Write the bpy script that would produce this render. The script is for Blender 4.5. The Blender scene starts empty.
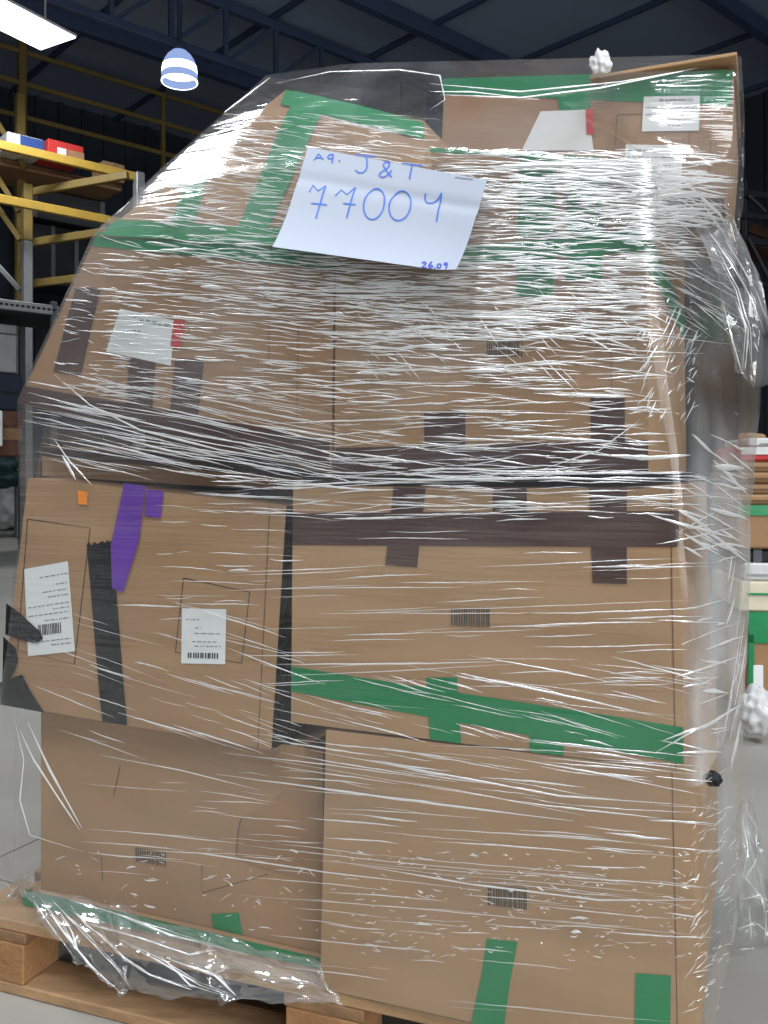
import bpy, bmesh, math, random
import numpy as np
from mathutils import Vector, noise
from mathutils.bvhtree import BVHTree

SC = bpy.context.scene
COL = SC.collection
rnd = random.Random(7)
nrng = np.random.default_rng(11)

# ------------------------------------------------------------------ camera
F, CX, HOR, CH = 900.0, 384.0, 470.0, 1.0      # focal length in px, centre column, horizon row, camera height
cam_d = bpy.data.cameras.new('camera')
cam = bpy.data.objects.new('camera', cam_d)
COL.objects.link(cam)
cam.location = (0, 0, CH)
cam.rotation_euler = (math.radians(90), 0, 0)
cam_d.sensor_fit = 'AUTO'
cam_d.sensor_width = 36.0
cam_d.lens = F / 1024.0 * 36.0
cam_d.shift_y = (HOR - 512.0) / 1024.0
cam_d.clip_start = 0.02
SC.camera = cam

# ------------------------------------------------------------------ world, exposure
w = bpy.data.worlds.new('daylight')
SC.world = w
w.use_nodes = True
wn = w.node_tree.nodes
wn['Background'].inputs[0].default_value = (0.75, 0.86, 1.0, 1)
wn['Background'].inputs[1].default_value = 1.0
vs = SC.view_settings
vs.view_transform = 'Standard'
vs.look = 'None'
vs.gamma = 1.0
vs.exposure = -0.95
vs.use_curve_mapping = False
SC.cycles.transparent_max_bounces = 24
SC.cycles.max_bounces = 6
SC.cycles.caustics_reflective = False
SC.cycles.caustics_refractive = False
SC.cycles.sample_clamp_indirect = 6.0

# building axes (the hall stands at an angle to the view)
ANG = math.radians(48)
E1 = Vector((math.sin(ANG), math.cos(ANG), 0))
E2 = Vector((-math.cos(ANG), math.sin(ANG), 0))
UP = Vector((0, 0, 1))
ROOF = 8.0
R1A, R1B, R2A, R2B = -9.0, 16.5, -11.0, 17.0

def hall(a, b, z=0.0):
    return E1 * a + E2 * b + UP * z

# daylight that comes in through the open dock door behind the camera
DOOR_POW = 1750.0
PANEL_POW = 220.0
def area(name, loc, target, sx, sy, power, col):
    l = bpy.data.lights.new(name, 'AREA')
    l.shape = 'RECTANGLE'
    l.size, l.size_y = sx, sy
    l.energy = power
    l.color = col
    o = bpy.data.objects.new(name, l)
    COL.objects.link(o)
    o.location = loc
    o.rotation_euler = (Vector(target) - Vector(loc)).to_track_quat('-Z', 'Y').to_euler()
    return o
DOOR_C = hall(-2.0, R2A, 2.6)
area('dock_door_daylight', DOOR_C + E2 * 0.05, DOOR_C + E2, 10.0, 5.0, DOOR_POW, (0.93, 0.97, 1.0))

# ------------------------------------------------------------------ materials
def lin(r, g, b):
    f = lambda c: (c / 255 / 12.92) if c / 255 <= 0.04045 else ((c / 255 + 0.055) / 1.055) ** 2.4
    return (f(r), f(g), f(b), 1.0)

MATS = {}
def mat(name, rgb, rough=0.6, var=0.12, scale=6.0, stretch=(1, 1, 1), bump=0.0, bscale=80.0, metal=0.0, spec=0.4):
    if name in MATS:
        return MATS[name]
    m = bpy.data.materials.new(name)
    m.use_nodes = True
    nt = m.node_tree
    b = nt.nodes['Principled BSDF']
    b.inputs['Roughness'].default_value = rough
    b.inputs['Metallic'].default_value = metal
    b.inputs['Specular IOR Level'].default_value = spec
    tc = nt.nodes.new('ShaderNodeTexCoord')
    mp = nt.nodes.new('ShaderNodeMapping')
    mp.inputs['Scale'].default_value = stretch
    nt.links.new(tc.outputs['Object'], mp.inputs['Vector'])
    n = nt.nodes.new('ShaderNodeTexNoise')
    n.inputs['Scale'].default_value = scale
    n.inputs['Detail'].default_value = 4
    nt.links.new(mp.outputs[0], n.inputs['Vector'])
    mr = nt.nodes.new('ShaderNodeMapRange')
    mr.inputs['From Min'].default_value = 0.3
    mr.inputs['From Max'].default_value = 0.7
    mr.inputs['To Min'].default_value = 1 - var
    mr.inputs['To Max'].default_value = 1 + var
    nt.links.new(n.outputs['Fac'], mr.inputs['Value'])
    mx = nt.nodes.new('ShaderNodeMix')
    mx.data_type = 'RGBA'
    mx.blend_type = 'MULTIPLY'
    mx.inputs[0].default_value = 1.0
    mx.inputs[6].default_value = lin(*rgb)
    nt.links.new(mr.outputs[0], mx.inputs[7])
    nt.links.new(mx.outputs[2], b.inputs['Base Color'])
    if bump > 0:
        n2 = nt.nodes.new('ShaderNodeTexNoise')
        n2.inputs['Scale'].default_value = bscale
        nt.links.new(mp.outputs[0], n2.inputs['Vector'])
        bp = nt.nodes.new('ShaderNodeBump')
        bp.inputs['Strength'].default_value = bump
        bp.inputs['Distance'].default_value = 0.01
        nt.links.new(n2.outputs['Fac'], bp.inputs['Height'])
        nt.links.new(bp.outputs[0], b.inputs['Normal'])
    MATS[name] = m
    return m

def emit(name, rgb, strength):
    m = bpy.data.materials.new(name)
    m.use_nodes = True
    nt = m.node_tree
    nt.nodes.clear()
    e = nt.nodes.new('ShaderNodeEmission')
    e.inputs[0].default_value = (*rgb, 1)
    e.inputs[1].default_value = strength
    o = nt.nodes.new('ShaderNodeOutputMaterial')
    nt.links.new(e.outputs[0], o.inputs[0])
    return m

M_CARD = mat('cardboard', (163, 129, 95), 0.75, 0.11, 3.0, (1, 1, 5), 0.06, 240, spec=0.25)
M_CARD2 = mat('cardboard_pale', (170, 136, 101), 0.75, 0.10, 3.0, (1, 1, 5), 0.06, 240, spec=0.25)
M_CARD3 = mat('cardboard_deep', (156, 121, 88), 0.75, 0.08, 3.0, (1, 1, 5), 0.06, 240, spec=0.25)
M_SEAM = mat('carton_crease', (110, 82, 58), 0.8, 0.1)
M_INK = mat('printed_ink', (44, 38, 34), 0.8, 0.15, 40)
M_BARGREY = mat('barcode_ink', (84, 70, 56), 0.8, 0.2, 60)
M_GREEN = mat('green_tape', (10, 128, 74), 0.3, 0.1, 8, (1, 1, 1), 0.1, 30)
M_DARKTAPE = mat('dark_brown_tape', (82, 60, 54), 0.3, 0.1, 8, (1, 1, 1), 0.1, 30)
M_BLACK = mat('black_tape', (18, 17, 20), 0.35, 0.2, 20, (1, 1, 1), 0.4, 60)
M_PURPLE = mat('purple_tape', (104, 60, 160), 0.35, 0.1, 10)
M_ORANGE = mat('orange_sticker', (240, 140, 45), 0.6, 0.05)
M_PAPER = mat('white_paper', (226, 228, 226), 0.7, 0.03, 8)
M_SIGN = mat('sign_paper', (182, 189, 204), 0.65, 0.02, 4)
M_RED = mat('red_print', (196, 54, 50), 0.6, 0.08)
M_BLUEPEN = mat('blue_pen', (78, 122, 214), 0.6, 0.1, 30)
M_DARKPEN = mat('dark_blue_pen', (54, 78, 196), 0.6, 0.1, 30)
M_GREYINK = mat('grey_ink', (120, 122, 128), 0.7, 0.2, 60)
M_GREENINK = mat('green_ink', (70, 110, 100), 0.7, 0.2, 60)
M_WOOD = mat('pallet_wood', (168, 134, 98), 0.8, 0.2, 5, (1, 7, 7), 0.25, 60)
M_WOOD2 = mat('pallet_wood_dark', (136, 104, 74), 0.8, 0.25, 5, (7, 1, 7), 0.25, 60)
M_BLOCK = mat('pallet_block_wood', (160, 118, 78), 0.85, 0.2, 14, (1, 1, 1), 0.3, 90)
M_FLOOR = mat('concrete', (160, 157, 150), 0.55, 0.1, 1.3, (1, 1, 1), 0.05, 60)
M_JOINT = mat('floor_joint', (70, 70, 68), 0.9, 0.1)
M_WALL = mat('wall_sheet', (48, 56, 66), 0.7, 0.1, 1.0)
M_ROOF = mat('roof_sheet', (144, 158, 182), 0.7, 0.08, 0.6)
M_STEEL = mat('roof_steel', (62, 76, 104), 0.6, 0.1, 2.0)
M_YELLOW = mat('rack_yellow', (196, 160, 70), 0.45, 0.1, 5)
M_OLIVE = mat('rack_olive', (132, 112, 62), 0.5, 0.12, 5)
M_GREY = mat('rack_grey', (150, 152, 152), 0.45, 0.1, 5, metal=0.3)
M_HOLE = mat('rack_hole', (26, 26, 28), 0.8, 0.1)

# stretch film: clear, with a fine horizontal ripple that picks up the lamps
def film_material(name, strength, gloss, milk, su=5.0, sv=150.0, rough=0.10, cap=0.12):
    m = bpy.data.materials.new(name)
    m.use_nodes = True
    nt = m.node_tree
    nt.nodes.clear()
    N = nt.nodes.new
    L = nt.links.new
    out = N('ShaderNodeOutputMaterial')
    uv = N('ShaderNodeUVMap')
    uv.uv_map = 'UVMap'
    def nz(sx, sy, detail=3.0, dist=0.0, rough_=0.5):
        mp = N('ShaderNodeMapping')
        mp.inputs['Scale'].default_value = (sx, sy, 1)
        L(uv.outputs[0], mp.inputs['Vector'])
        t = N('ShaderNodeTexNoise')
        t.noise_dimensions = '2D'
        t.inputs['Scale'].default_value = 1.0
        t.inputs['Detail'].default_value = detail
        t.inputs['Roughness'].default_value = rough_
        t.inputs['Distortion'].default_value = dist
        L(mp.outputs[0], t.inputs['Vector'])
        return t
    def math_(op, a, b=None, clamp=False):
        t = N('ShaderNodeMath')
        t.operation = op
        t.use_clamp = clamp
        for i, x in enumerate((a, b)):
            if x is None:
                continue
            if isinstance(x, (int, float)):
                t.inputs[i].default_value = x
            else:
                L(x, t.inputs[i])
        return t.outputs[0]
    fine = nz(su, sv, 2.0, 0.15)
    mid = nz(su * 0.5, sv * 0.25, 2.0, 0.3)
    patch = nz(3.0, 5.0, 2.0)
    pm = N('ShaderNodeMapRange')
    pm.inputs['From Min'].default_value = 0.35
    pm.inputs['From Max'].default_value = 0.65
    pm.inputs['To Min'].default_value = 0.35
    pm.inputs['To Max'].default_value = 1.0
    L(patch.outputs['Fac'], pm.inputs['Value'])
    h = math_('ADD', math_('MULTIPLY', fine.outputs['Fac'], 0.45), math_('MULTIPLY', mid.outputs['Fac'], 1.3))
    att = N('ShaderNodeAttribute')
    att.attribute_name = 'ripple'
    h = math_('MULTIPLY', h, pm.outputs[0])
    bp = N('ShaderNodeBump')
    bp.inputs['Distance'].default_value = 0.006
    L(math_('MULTIPLY', att.outputs['Fac'], strength), bp.inputs['Strength'])
    L(h, bp.inputs['Height'])
    fr = N('ShaderNodeFresnel')
    fr.inputs['IOR'].default_value = 1.5
    fac = math_('MINIMUM', math_('MULTIPLY', fr.outputs[0], math_('MULTIPLY', math_('ADD', att.outputs['Fac'], 0.12), gloss)), cap)
    gl = N('ShaderNodeBsdfGlossy')
    gl.inputs['Roughness'].default_value = rough
    gl.inputs['Color'].default_value = (1, 1, 1, 1)
    L(bp.outputs[0], gl.inputs['Normal'])
    tr = N('ShaderNodeBsdfTransparent')
    tr.inputs[0].default_value = (0.985, 0.988, 0.988, 1)
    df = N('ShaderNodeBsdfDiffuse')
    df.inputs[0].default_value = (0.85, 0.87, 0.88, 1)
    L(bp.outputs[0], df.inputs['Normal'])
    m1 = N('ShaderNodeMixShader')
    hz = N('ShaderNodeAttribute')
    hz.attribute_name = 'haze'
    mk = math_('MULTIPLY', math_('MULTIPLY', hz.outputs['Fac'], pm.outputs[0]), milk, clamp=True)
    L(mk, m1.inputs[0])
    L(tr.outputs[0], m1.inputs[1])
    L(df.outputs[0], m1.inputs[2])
    m2 = N('ShaderNodeMixShader')
    L(fac, m2.inputs[0])
    L(m1.outputs[0], m2.inputs[1])
    L(gl.outputs[0], m2.inputs[2])
    L(m2.outputs[0], out.inputs[0])
    return m
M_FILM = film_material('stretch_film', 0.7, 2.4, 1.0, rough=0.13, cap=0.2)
M_LOOSE = film_material('loose_stretch_film', 0.35, 1.6, 0.2, 14.0, 40.0, 0.14, 0.22)

def crease_material():
    m = bpy.data.materials.new('film_crease')
    m.use_nodes = True
    nt = m.node_tree
    nt.nodes.clear()
    N, L = nt.nodes.new, nt.links.new
    out = N('ShaderNodeOutputMaterial')
    gl = N('ShaderNodeBsdfGlossy')
    gl.inputs['Roughness'].default_value = 0.28
    tr = N('ShaderNodeBsdfTransparent')
    df = N('ShaderNodeBsdfDiffuse')
    df.inputs[0].default_value = (0.97, 0.97, 0.96, 1)  # near-white diffuse paints part of the streaks' highlights onto the folds
    a = N('ShaderNodeMixShader')
    a.inputs[0].default_value = 0.5
    L(df.outputs[0], a.inputs[1])
    L(gl.outputs[0], a.inputs[2])
    b = N('ShaderNodeMixShader')
    b.inputs[0].default_value = 0.9
    L(tr.outputs[0], b.inputs[1])
    L(a.outputs[0], b.inputs[2])
    L(b.outputs[0], out.inputs[0])
    return m
M_CREASE = crease_material()

# ------------------------------------------------------------------ object helpers
def thing(name, loc, label, cat, group=None):
    o = bpy.data.objects.new(name, None)
    o.empty_display_size = 0.1
    COL.objects.link(o)
    o.location = loc
    o['label'] = label
    o['category'] = cat
    if group:
        o['group'] = group
    return o

def wloc(o):
    v = Vector((0, 0, 0))
    while o is not None:
        v += Vector(o.location)
        o = o.parent
    return v

def mesh_obj(name, verts, faces, m, parent=None, smooth=False, origin=None):
    """verts in world space; the object's origin goes to the parent's base (or `origin`)"""
    base = wloc(parent) if parent else Vector(origin or (0, 0, 0))
    me = bpy.data.meshes.new(name)
    me.from_pydata([tuple(Vector(v) - base) for v in verts], [], faces)
    if m is not None:
        me.materials.append(m)
    if smooth:
        me.polygons.foreach_set('use_smooth', [True] * len(me.polygons))
    me.update()
    o = bpy.data.objects.new(name, me)
    COL.objects.link(o)
    if parent:
        o.parent = parent
    else:
        o.location = base
    return o

def struct(o):
    o['kind'] = 'structure'
    return o

def tag(o, label, cat, group=None):
    o['label'] = label
    o['category'] = cat
    if group:
        o['group'] = group
    return o

HEXF = [(0, 3, 2, 1), (4, 5, 6, 7), (0, 1, 5, 4), (1, 2, 6, 5), (2, 3, 7, 6), (3, 0, 4, 7)]
def obox(c, ax, ay, az, hx, hy, hz):
    c, ax, ay, az = Vector(c), Vector(ax) * hx, Vector(ay) * hy, Vector(az) * hz
    v = []
    for sz in (-1, 1):
        for sx, sy in ((-1, -1), (1, -1), (1, 1), (-1, 1)):
            v.append(c + ax * sx + ay * sy + az * sz)
    return v, HEXF

def bevel_box(name, c, ax, ay, az, hx, hy, hz, m, parent=None, bev=0.003, origin=None):
    v, f = obox(c, ax, ay, az, hx, hy, hz)
    o = mesh_obj(name, v, f, m, parent, origin=origin if parent is None and origin else (None if parent else c))
    bm = bmesh.new()
    bm.from_mesh(o.data)
    bmesh.ops.recalc_face_normals(bm, faces=bm.faces)
    bmesh.ops.bevel(bm, geom=list(bm.edges), offset=bev, segments=1, affect='EDGES')
    bm.to_mesh(o.data)
    bm.free()
    return o

def bar(name, p, q, wx, wy, m, parent, up=UP):
    p, q = Vector(p), Vector(q)
    d = (q - p)
    L = d.length
    d.normalize()
    s = d.cross(up)
    if s.length < 1e-4:
        s = d.cross(Vector((1, 0, 0)))
    s.normalize()
    t = s.cross(d)
    return bevel_box(name, (p + q) / 2, d, s, t, L / 2, wx / 2, wy / 2, m, parent, min(wx, wy) * 0.12)

def ray(px, py):
    return Vector(((px - CX) / F, 1.0, (HOR - py) / F))
def at(px, py, d):
    r = ray(px, py)
    return Vector((r.x * d, d, CH + r.z * d))
def at_z(px, py, z):
    r = ray(px, py)
    return at(px, py, (z - CH) / r.z)

# the plane of the load's front
A = math.radians(22.5)
FU = Vector((math.cos(A), -math.sin(A), 0))
FN = Vector((math.sin(A), math.cos(A), 0))      # into the load
FP0 = Vector((-0.106, 1.488, 0))
def front(px, py, off=0.0):
    r = ray(px, py)
    n = FN
    d = (FP0 + FN * off).dot(n) / r.dot(n)
    return at(px, py, d)

def yrow(px, z, off):
    return HOR - (z - CH) / front(px, 0, off).y * F

class Surf:
    """bilinear patch with its own bulge; maps picture points to points on it"""
    def __init__(s, tl, tr, br, bl, bulge=0.0, seed=0):
        s.c = [Vector(x) for x in (tl, tr, br, bl)]
        s.n = (s.c[1] - s.c[3]).cross(s.c[2] - s.c[0]).normalized()
        s.bulge, s.seed = bulge, seed
        s.mid = sum(s.c, Vector()) / 4
        if s.n.dot(s.mid - Vector((0, 0, CH))) > 0:
            s.n = -s.n
    def pos(s, u, v, lift=0.0):
        tl, tr, br, bl = s.c
        p = (tl * (1 - u) + tr * u) * (1 - v) + (bl * (1 - u) + br * u) * v
        if 0 < u < 1 and 0 < v < 1:
            e = math.sin(math.pi * u) * math.sin(math.pi * v)
            k = noise.noise(p * 5.0 + Vector((s.seed, 0, 0))) * 0.8 + 0.5
            p = p + s.n * (s.bulge * k * min(1, e * 1.6))
        return p + s.n * lift
    def uv(s, px, py):
        r = ray(px, py)
        d = (s.mid - Vector((0, 0, CH))).dot(s.n) / r.dot(s.n)
        q = at(px, py, d)
        tl, tr, br, bl = s.c
        u = v = 0.5
        for _ in range(12):
            p = (tl * (1 - u) + tr * u) * (1 - v) + (bl * (1 - u) + br * u) * v
            du = (tr - tl) * (1 - v) + (br - bl) * v
            dv = (bl - tl) * (1 - u) + (br - tr) * u
            e = q - p
            a, b, c = du.dot(du), du.dot(dv), dv.dot(dv)
            x, y = e.dot(du), e.dot(dv)
            det = a * c - b * b
            u += (x * c - y * b) / det
            v += (a * y - b * x) / det
        return u, v
    def at(s, px, py, lift=0.0, clip=True):
        u, v = s.uv(px, py)
        if clip:
            u, v = min(1, max(0, u)), min(1, max(0, v))
        return s.pos(u, v, lift)

def grid_faces(nu, nv, base=0):
    return [(base + j * (nu + 1) + i, base + j * (nu + 1) + i + 1, base + (j + 1) * (nu + 1) + i + 1, base + (j + 1) * (nu + 1) + i)
            for j in range(nv) for i in range(nu)]

def patch(name, surf, quad, m, parent, lift=0.0012, nu=8, nv=8, label=None, jag=0.0, clip=True):
    """a flat sticker / tape strip laid on the surface; quad = TL, TR, BR, BL in picture px"""
    (x0, y0), (x1, y1), (x2, y2), (x3, y3) = quad
    vs_ = []
    for j in range(nv + 1):
        for i in range(nu + 1):
            u, v = i / nu, j / nv
            x = (x0 * (1 - u) + x1 * u) * (1 - v) + (x3 * (1 - u) + x2 * u) * v
            y = (y0 * (1 - u) + y1 * u) * (1 - v) + (y3 * (1 - u) + y2 * u) * v
            if jag and j == 0:
                y += rnd.uniform(-jag, jag)
            vs_.append(surf.at(x, y, lift, clip))
    o = mesh_obj(name, vs_, grid_faces(nu, nv), m, parent, True)
    if label:
        o['label'] = label
    return o

def poly_patch(name, surf, pts, m, parent, lift=0.0014, label=None):
    vs_ = [surf.at(x, y, lift, False) for x, y in pts]
    o = mesh_obj(name, vs_, [tuple(range(len(vs_)))], m, parent)
    if label:
        o['label'] = label
    return o

def ribbons(name, surf, strokes, width, m, parent, lift=0.002, label=None, clip=False):
    """flat pen or print strokes on a surface, widths in px"""
    V, Fc = [], []
    for st in strokes:
        if len(st) == 1:
            x, y = st[0]
            st = [(x - width * 0.6, y), (x + width * 0.6, y)]
        b = len(V)
        for i, (x, y) in enumerate(st):
            xa, ya = st[max(0, i - 1)]
            xb, yb = st[min(len(st) - 1, i + 1)]
            dx, dy = xb - xa, yb - ya
            l = math.hypot(dx, dy) or 1
            nx, ny = -dy / l * width / 2, dx / l * width / 2
            V.append(surf.at(x + nx, y + ny, lift, clip))
            V.append(surf.at(x - nx, y - ny, lift, clip))
        for i in range(len(st) - 1):
            Fc.append((b + 2 * i, b + 2 * i + 1, b + 2 * i + 3, b + 2 * i + 2))
    o = mesh_obj(name, V, Fc, m, parent)
    if label:
        o['label'] = label
    return o

def lerp2(quad, u, v):
    (x0, y0), (x1, y1), (x2, y2), (x3, y3) = quad
    return ((x0 * (1 - u) + x1 * u) * (1 - v) + (x3 * (1 - u) + x2 * u) * v,
            (y0 * (1 - u) + y1 * u) * (1 - v) + (y3 * (1 - u) + y2 * u) * v)

def barcode(surf, quad, parent, n=16, m=None, lift=0.0016, name='barcode'):
    r = random.Random(int(quad[0][0] * 7 + quad[0][1]))
    st = []
    for i in range(n):
        u = (i + 0.5 + r.uniform(-.2, .2)) / n
        st.append([lerp2(quad, u, 0), lerp2(quad, u, 1)])
    wpx = math.hypot(quad[1][0] - quad[0][0], quad[1][1] - quad[0][1]) / n * 0.6
    return ribbons(name, surf, st, wpx, m or M_BARGREY, parent, lift)

def textlines(surf, quad, rows, parent, m=None, lift=0.0017, seed=1, wpx=0.9, name='printed_text'):
    """rows: (v, u0, u1) - small unreadable print, broken into word-like dashes"""
    r = random.Random(seed)
    st = []
    for v, u0, u1 in rows:
        u = u0
        while u < u1:
            l = r.uniform(0.04, 0.12)
            st.append([lerp2(quad, u, v), lerp2(quad, min(u1, u + l), v)])
            u += l + r.uniform(0.02, 0.04)
    return ribbons(name, surf, st, wpx, m or M_GREYINK, parent, lift)

HULL = []          # convex solids that the film is stretched over
class Carton:
    def __init__(s, name, quad, off, depth, label, m=None, group='cartons stacked on the pallet', lean=0.0, bulge=0.004, seed=0, dvec=None, zb=None):
        q = quad
        c = [front(*q[0], off + lean), front(*q[1], off + lean), front(*q[2], off), front(*q[3], off)]
        d = (dvec or FN) * depth
        base = (c[3] + c[2]) / 2 + d / 2
        base.z = min(c[3].z, c[2].z)
        s.c = c
        s.root = thing(name, base, label, 'carton', group)
        b = [x + d for x in c]
        s.front = Surf(*c, bulge=bulge, seed=seed)
        s.right = Surf(c[1], b[1], b[2], c[2], bulge=bulge, seed=seed + 5)
        s.left = Surf(b[0], c[0], c[3], b[3], bulge=bulge, seed=seed + 9)
        s.top = Surf(b[0], b[1], c[1], c[0])
        s.bottom = Surf(c[3], c[2], b[2], b[3])
        s.back = Surf(b[1], b[0], b[3], b[2])
        V, Fc = [], []
        cen = sum(c + b, Vector()) / 8
        for f in (s.front, s.right, s.left, s.top, s.bottom, s.back):
            if f is not s.front and f.n.dot(f.mid - cen) < 0:
                f.n = -f.n
            n = 12 if f in (s.front, s.right, s.left) else 2
            b0 = len(V)
            for j in range(n + 1):
                for i in range(n + 1):
                    V.append(f.pos(i / n, j / n))
            Fc += grid_faces(n, n, b0)
        s.body = mesh_obj('body', V, Fc, m or M_CARD, s.root, True)
        HULL.append([tuple(x) for x in c + b])
    def tape(s, quad, m, label=None, name='tape', **k):
        return patch(name, s.front, quad, m, s.root, label=label, **k)
    def seam(s, strokes, width=1.0, m=None, name='fold_line', **k):
        for st in strokes:
            ribbons(name, s.front, [st], width, m or M_SEAM, s.root, lift=0.0008, clip=True, **k)
    def side_patch(s, surf, u0, u1, v0, v1, m, name='tape', lift=0.0012, slope=0.0, label=None):
        V = []
        n = 6
        for j in range(n + 1):
            for i in range(n + 1):
                u = u0 + (u1 - u0) * i / n
                v = v0 + (v1 - v0) * j / n + slope * (u - u0)
                V.append(surf.pos(min(1, max(0, u)), min(1, max(0, v)), lift))
        o = mesh_obj(name, V, grid_faces(n, n), m, s.root, True)
        if label:
            o['label'] = label
        return o
    def label(s, quad, label, rows=None, code=None, m=None, name='label', ink=None):
        o = patch(name, s.front, quad, m or M_PAPER, s.root, lift=0.0018, label=label, nu=6, nv=6)
        if rows:
            t = textlines(s.front, quad, rows, o, m=ink, lift=0.0024, seed=int(quad[0][0]))
        if code:
            (u0, v0, u1, v1, n) = code
            cq = [lerp2(quad, u0, v0), lerp2(quad, u1, v0), lerp2(quad, u1, v1), lerp2(quad, u0, v1)]
            barcode(s.front, cq, o, n, M_INK, 0.0024)
        return o

# ================================================================== SETTING
# floor: concrete bays with saw-cut joints
G = math.radians(27.5)
G1 = Vector((math.sin(G), math.cos(G), 0))
G2 = Vector((-math.cos(G), math.sin(G), 0))
J0 = at_z(-30, 870, 0.0)
fl = struct(bevel_box('floor', hall((R1A + R1B) / 2, (R2A + R2B) / 2, -0.11), E1, E2, UP, (R1B - R1A) / 2, (R2B - R2A) / 2, 0.1, M_JOINT, bev=0.01))
SL = 3.0
slab_mesh = None
k = 0
for i in range(-7, 8):
    for j in range(-7, 9):
        c = J0 + G1 * (i + .5) * SL + G2 * (j + .5) * SL
        a, b = c.dot(E1), c.dot(E2)
        if not (R1A + 1.6 < a < R1B - 1.6 and R2A + 1.6 < b < R2B - 1.6):
            if not (R1A - 1 < a < R1B + 1 and R2A - 1 < b < R2B + 1):
                continue
        c.z = -0.005
        if slab_mesh is None:
            o = bevel_box('floor_slab', c, G1, G2, UP, SL / 2 - .003, SL / 2 - .003, 0.005, M_FLOOR, None, 0.0015)
            slab_mesh = o.data
        else:
            o = bpy.data.objects.new('floor_slab', slab_mesh)
            COL.objects.link(o)
            o.location = c
        o.location = Vector(c) - wloc(fl)
        o.parent = fl
        k += 1

def wall(name, p, q, z0, z1, m, t=0.1):
    p, q = Vector(p), Vector(q)
    c = (p + q) / 2
    c.z = (z0 + z1) / 2
    d = (q - p).normalized()
    return struct(bevel_box(name, c, d, d.cross(UP), UP, (q - p).length / 2, t, (z1 - z0) / 2, m, bev=0.01))
wl = wall('wall_left', hall(R1A, R2B), hall(R1B, R2B), 0, ROOF, M_WALL)
wr = wall('wall_right', hall(R1B, R2A), hall(R1B, R2B), 0, ROOF, M_WALL)
wf = wall('wall_front', hall(R1A, R2A), hall(R1A, R2B), 0, ROOF, M_WALL)
DA, DB = -7.1, 3.1
wb = wall('wall_back', hall(R1A, R2A), hall(DA, R2A), 0, ROOF, M_WALL)
for nm, a, b, z0 in (('wall_pier', DB, R1B, 0), ('wall_lintel', DA, DB, 5.2)):
    o = wall(nm, hall(a, R2A), hall(b, R2A), z0, ROOF, M_WALL)
    o.location = Vector(o.location) - wloc(wb)
    o.parent = wb
# wall cladding ribs
rib_mesh = None
for wobj, cst, rng, kind in ((wr, R1B, (R2A, R2B), 1), (wl, R2B, (R1A, R1B), 2)):
    x = rng[0] + 0.6
    while x < rng[1] - 0.3:
        p = hall(cst - 0.12, x, ROOF / 2) if kind == 1 else hall(x, cst - 0.12, ROOF / 2)
        if -0.7 < p.x / max(p.y, 1) < 0.7 and p.y > 4:
            if rib_mesh is None:
                o = bevel_box('cladding_rib', p, E1, E2, UP, 0.04, 0.04, ROOF / 2, M_WALL, None, 0.01)
                rib_mesh = o.data
            else:
                o = bpy.data.objects.new('cladding_rib', rib_mesh)
                COL.objects.link(o)
            o.location = p - wloc(wobj)
            o.parent = wobj
        x += 0.45

ce = struct(bevel_box('ceiling', hall((R1A + R1B) / 2, (R2A + R2B) / 2, ROOF + 0.06), E1, E2, UP, (R1B - R1A) / 2, (R2B - R2A) / 2, 0.05, M_ROOF, bev=0.01))
def ceil_part(name, p, q, wx, wy, m):
    o = bar(name, p, q, wx, wy, m, None)
    o.location = Vector(o.location) - wloc(ce)
    o.parent = ce
    return o
# rafters along E1-ish and purlins across
for b in (-4.0, -0.5, 3.0, 6.5, 10.0, 13.5):
    ceil_part('rafter', hall(R1A, b, ROOF - 0.12), hall(R1B, b, ROOF - 0.12), 0.2, 0.24, M_STEEL)
for a in range(2, 17, 2):
    ceil_part('purlin', hall(a, R2A, ROOF - 0.03), hall(a, R2B, ROOF - 0.03), 0.08, 0.08, M_STEEL)
# a lattice truss under the roof at the left
TB = at_z(60, 0, ROOF - 0.9)
tb = TB.dot(E2)
ta = TB.dot(E1)
tr_root = struct(bpy.data.objects.new('trim_1', None))
COL.objects.link(tr_root)
tr_root.location = hall(ta, tb, ROOF - 0.9)
zt, zl = ROOF - 0.12, ROOF - 0.95
bar('top_chord', hall(ta - 7, tb, zt), hall(R1B - .2, tb, zt), 0.12, 0.14, M_STEEL, tr_root)
bar('bottom_chord', hall(ta - 7, tb, zl), hall(R1B - .2, tb, zl), 0.12, 0.12, M_STEEL, tr_root)
x = ta - 6.5
while x < R1B - 1:
    bar('web_post', hall(x, tb, zl), hall(x, tb, zt), 0.07, 0.07, M_STEEL, tr_root, E1)
    bar('web_diagonal', hall(x, tb, zl), hall(x + 0.9, tb, zt), 0.06, 0.06, M_STEEL, tr_root, E2)
    x += 0.9

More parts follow.
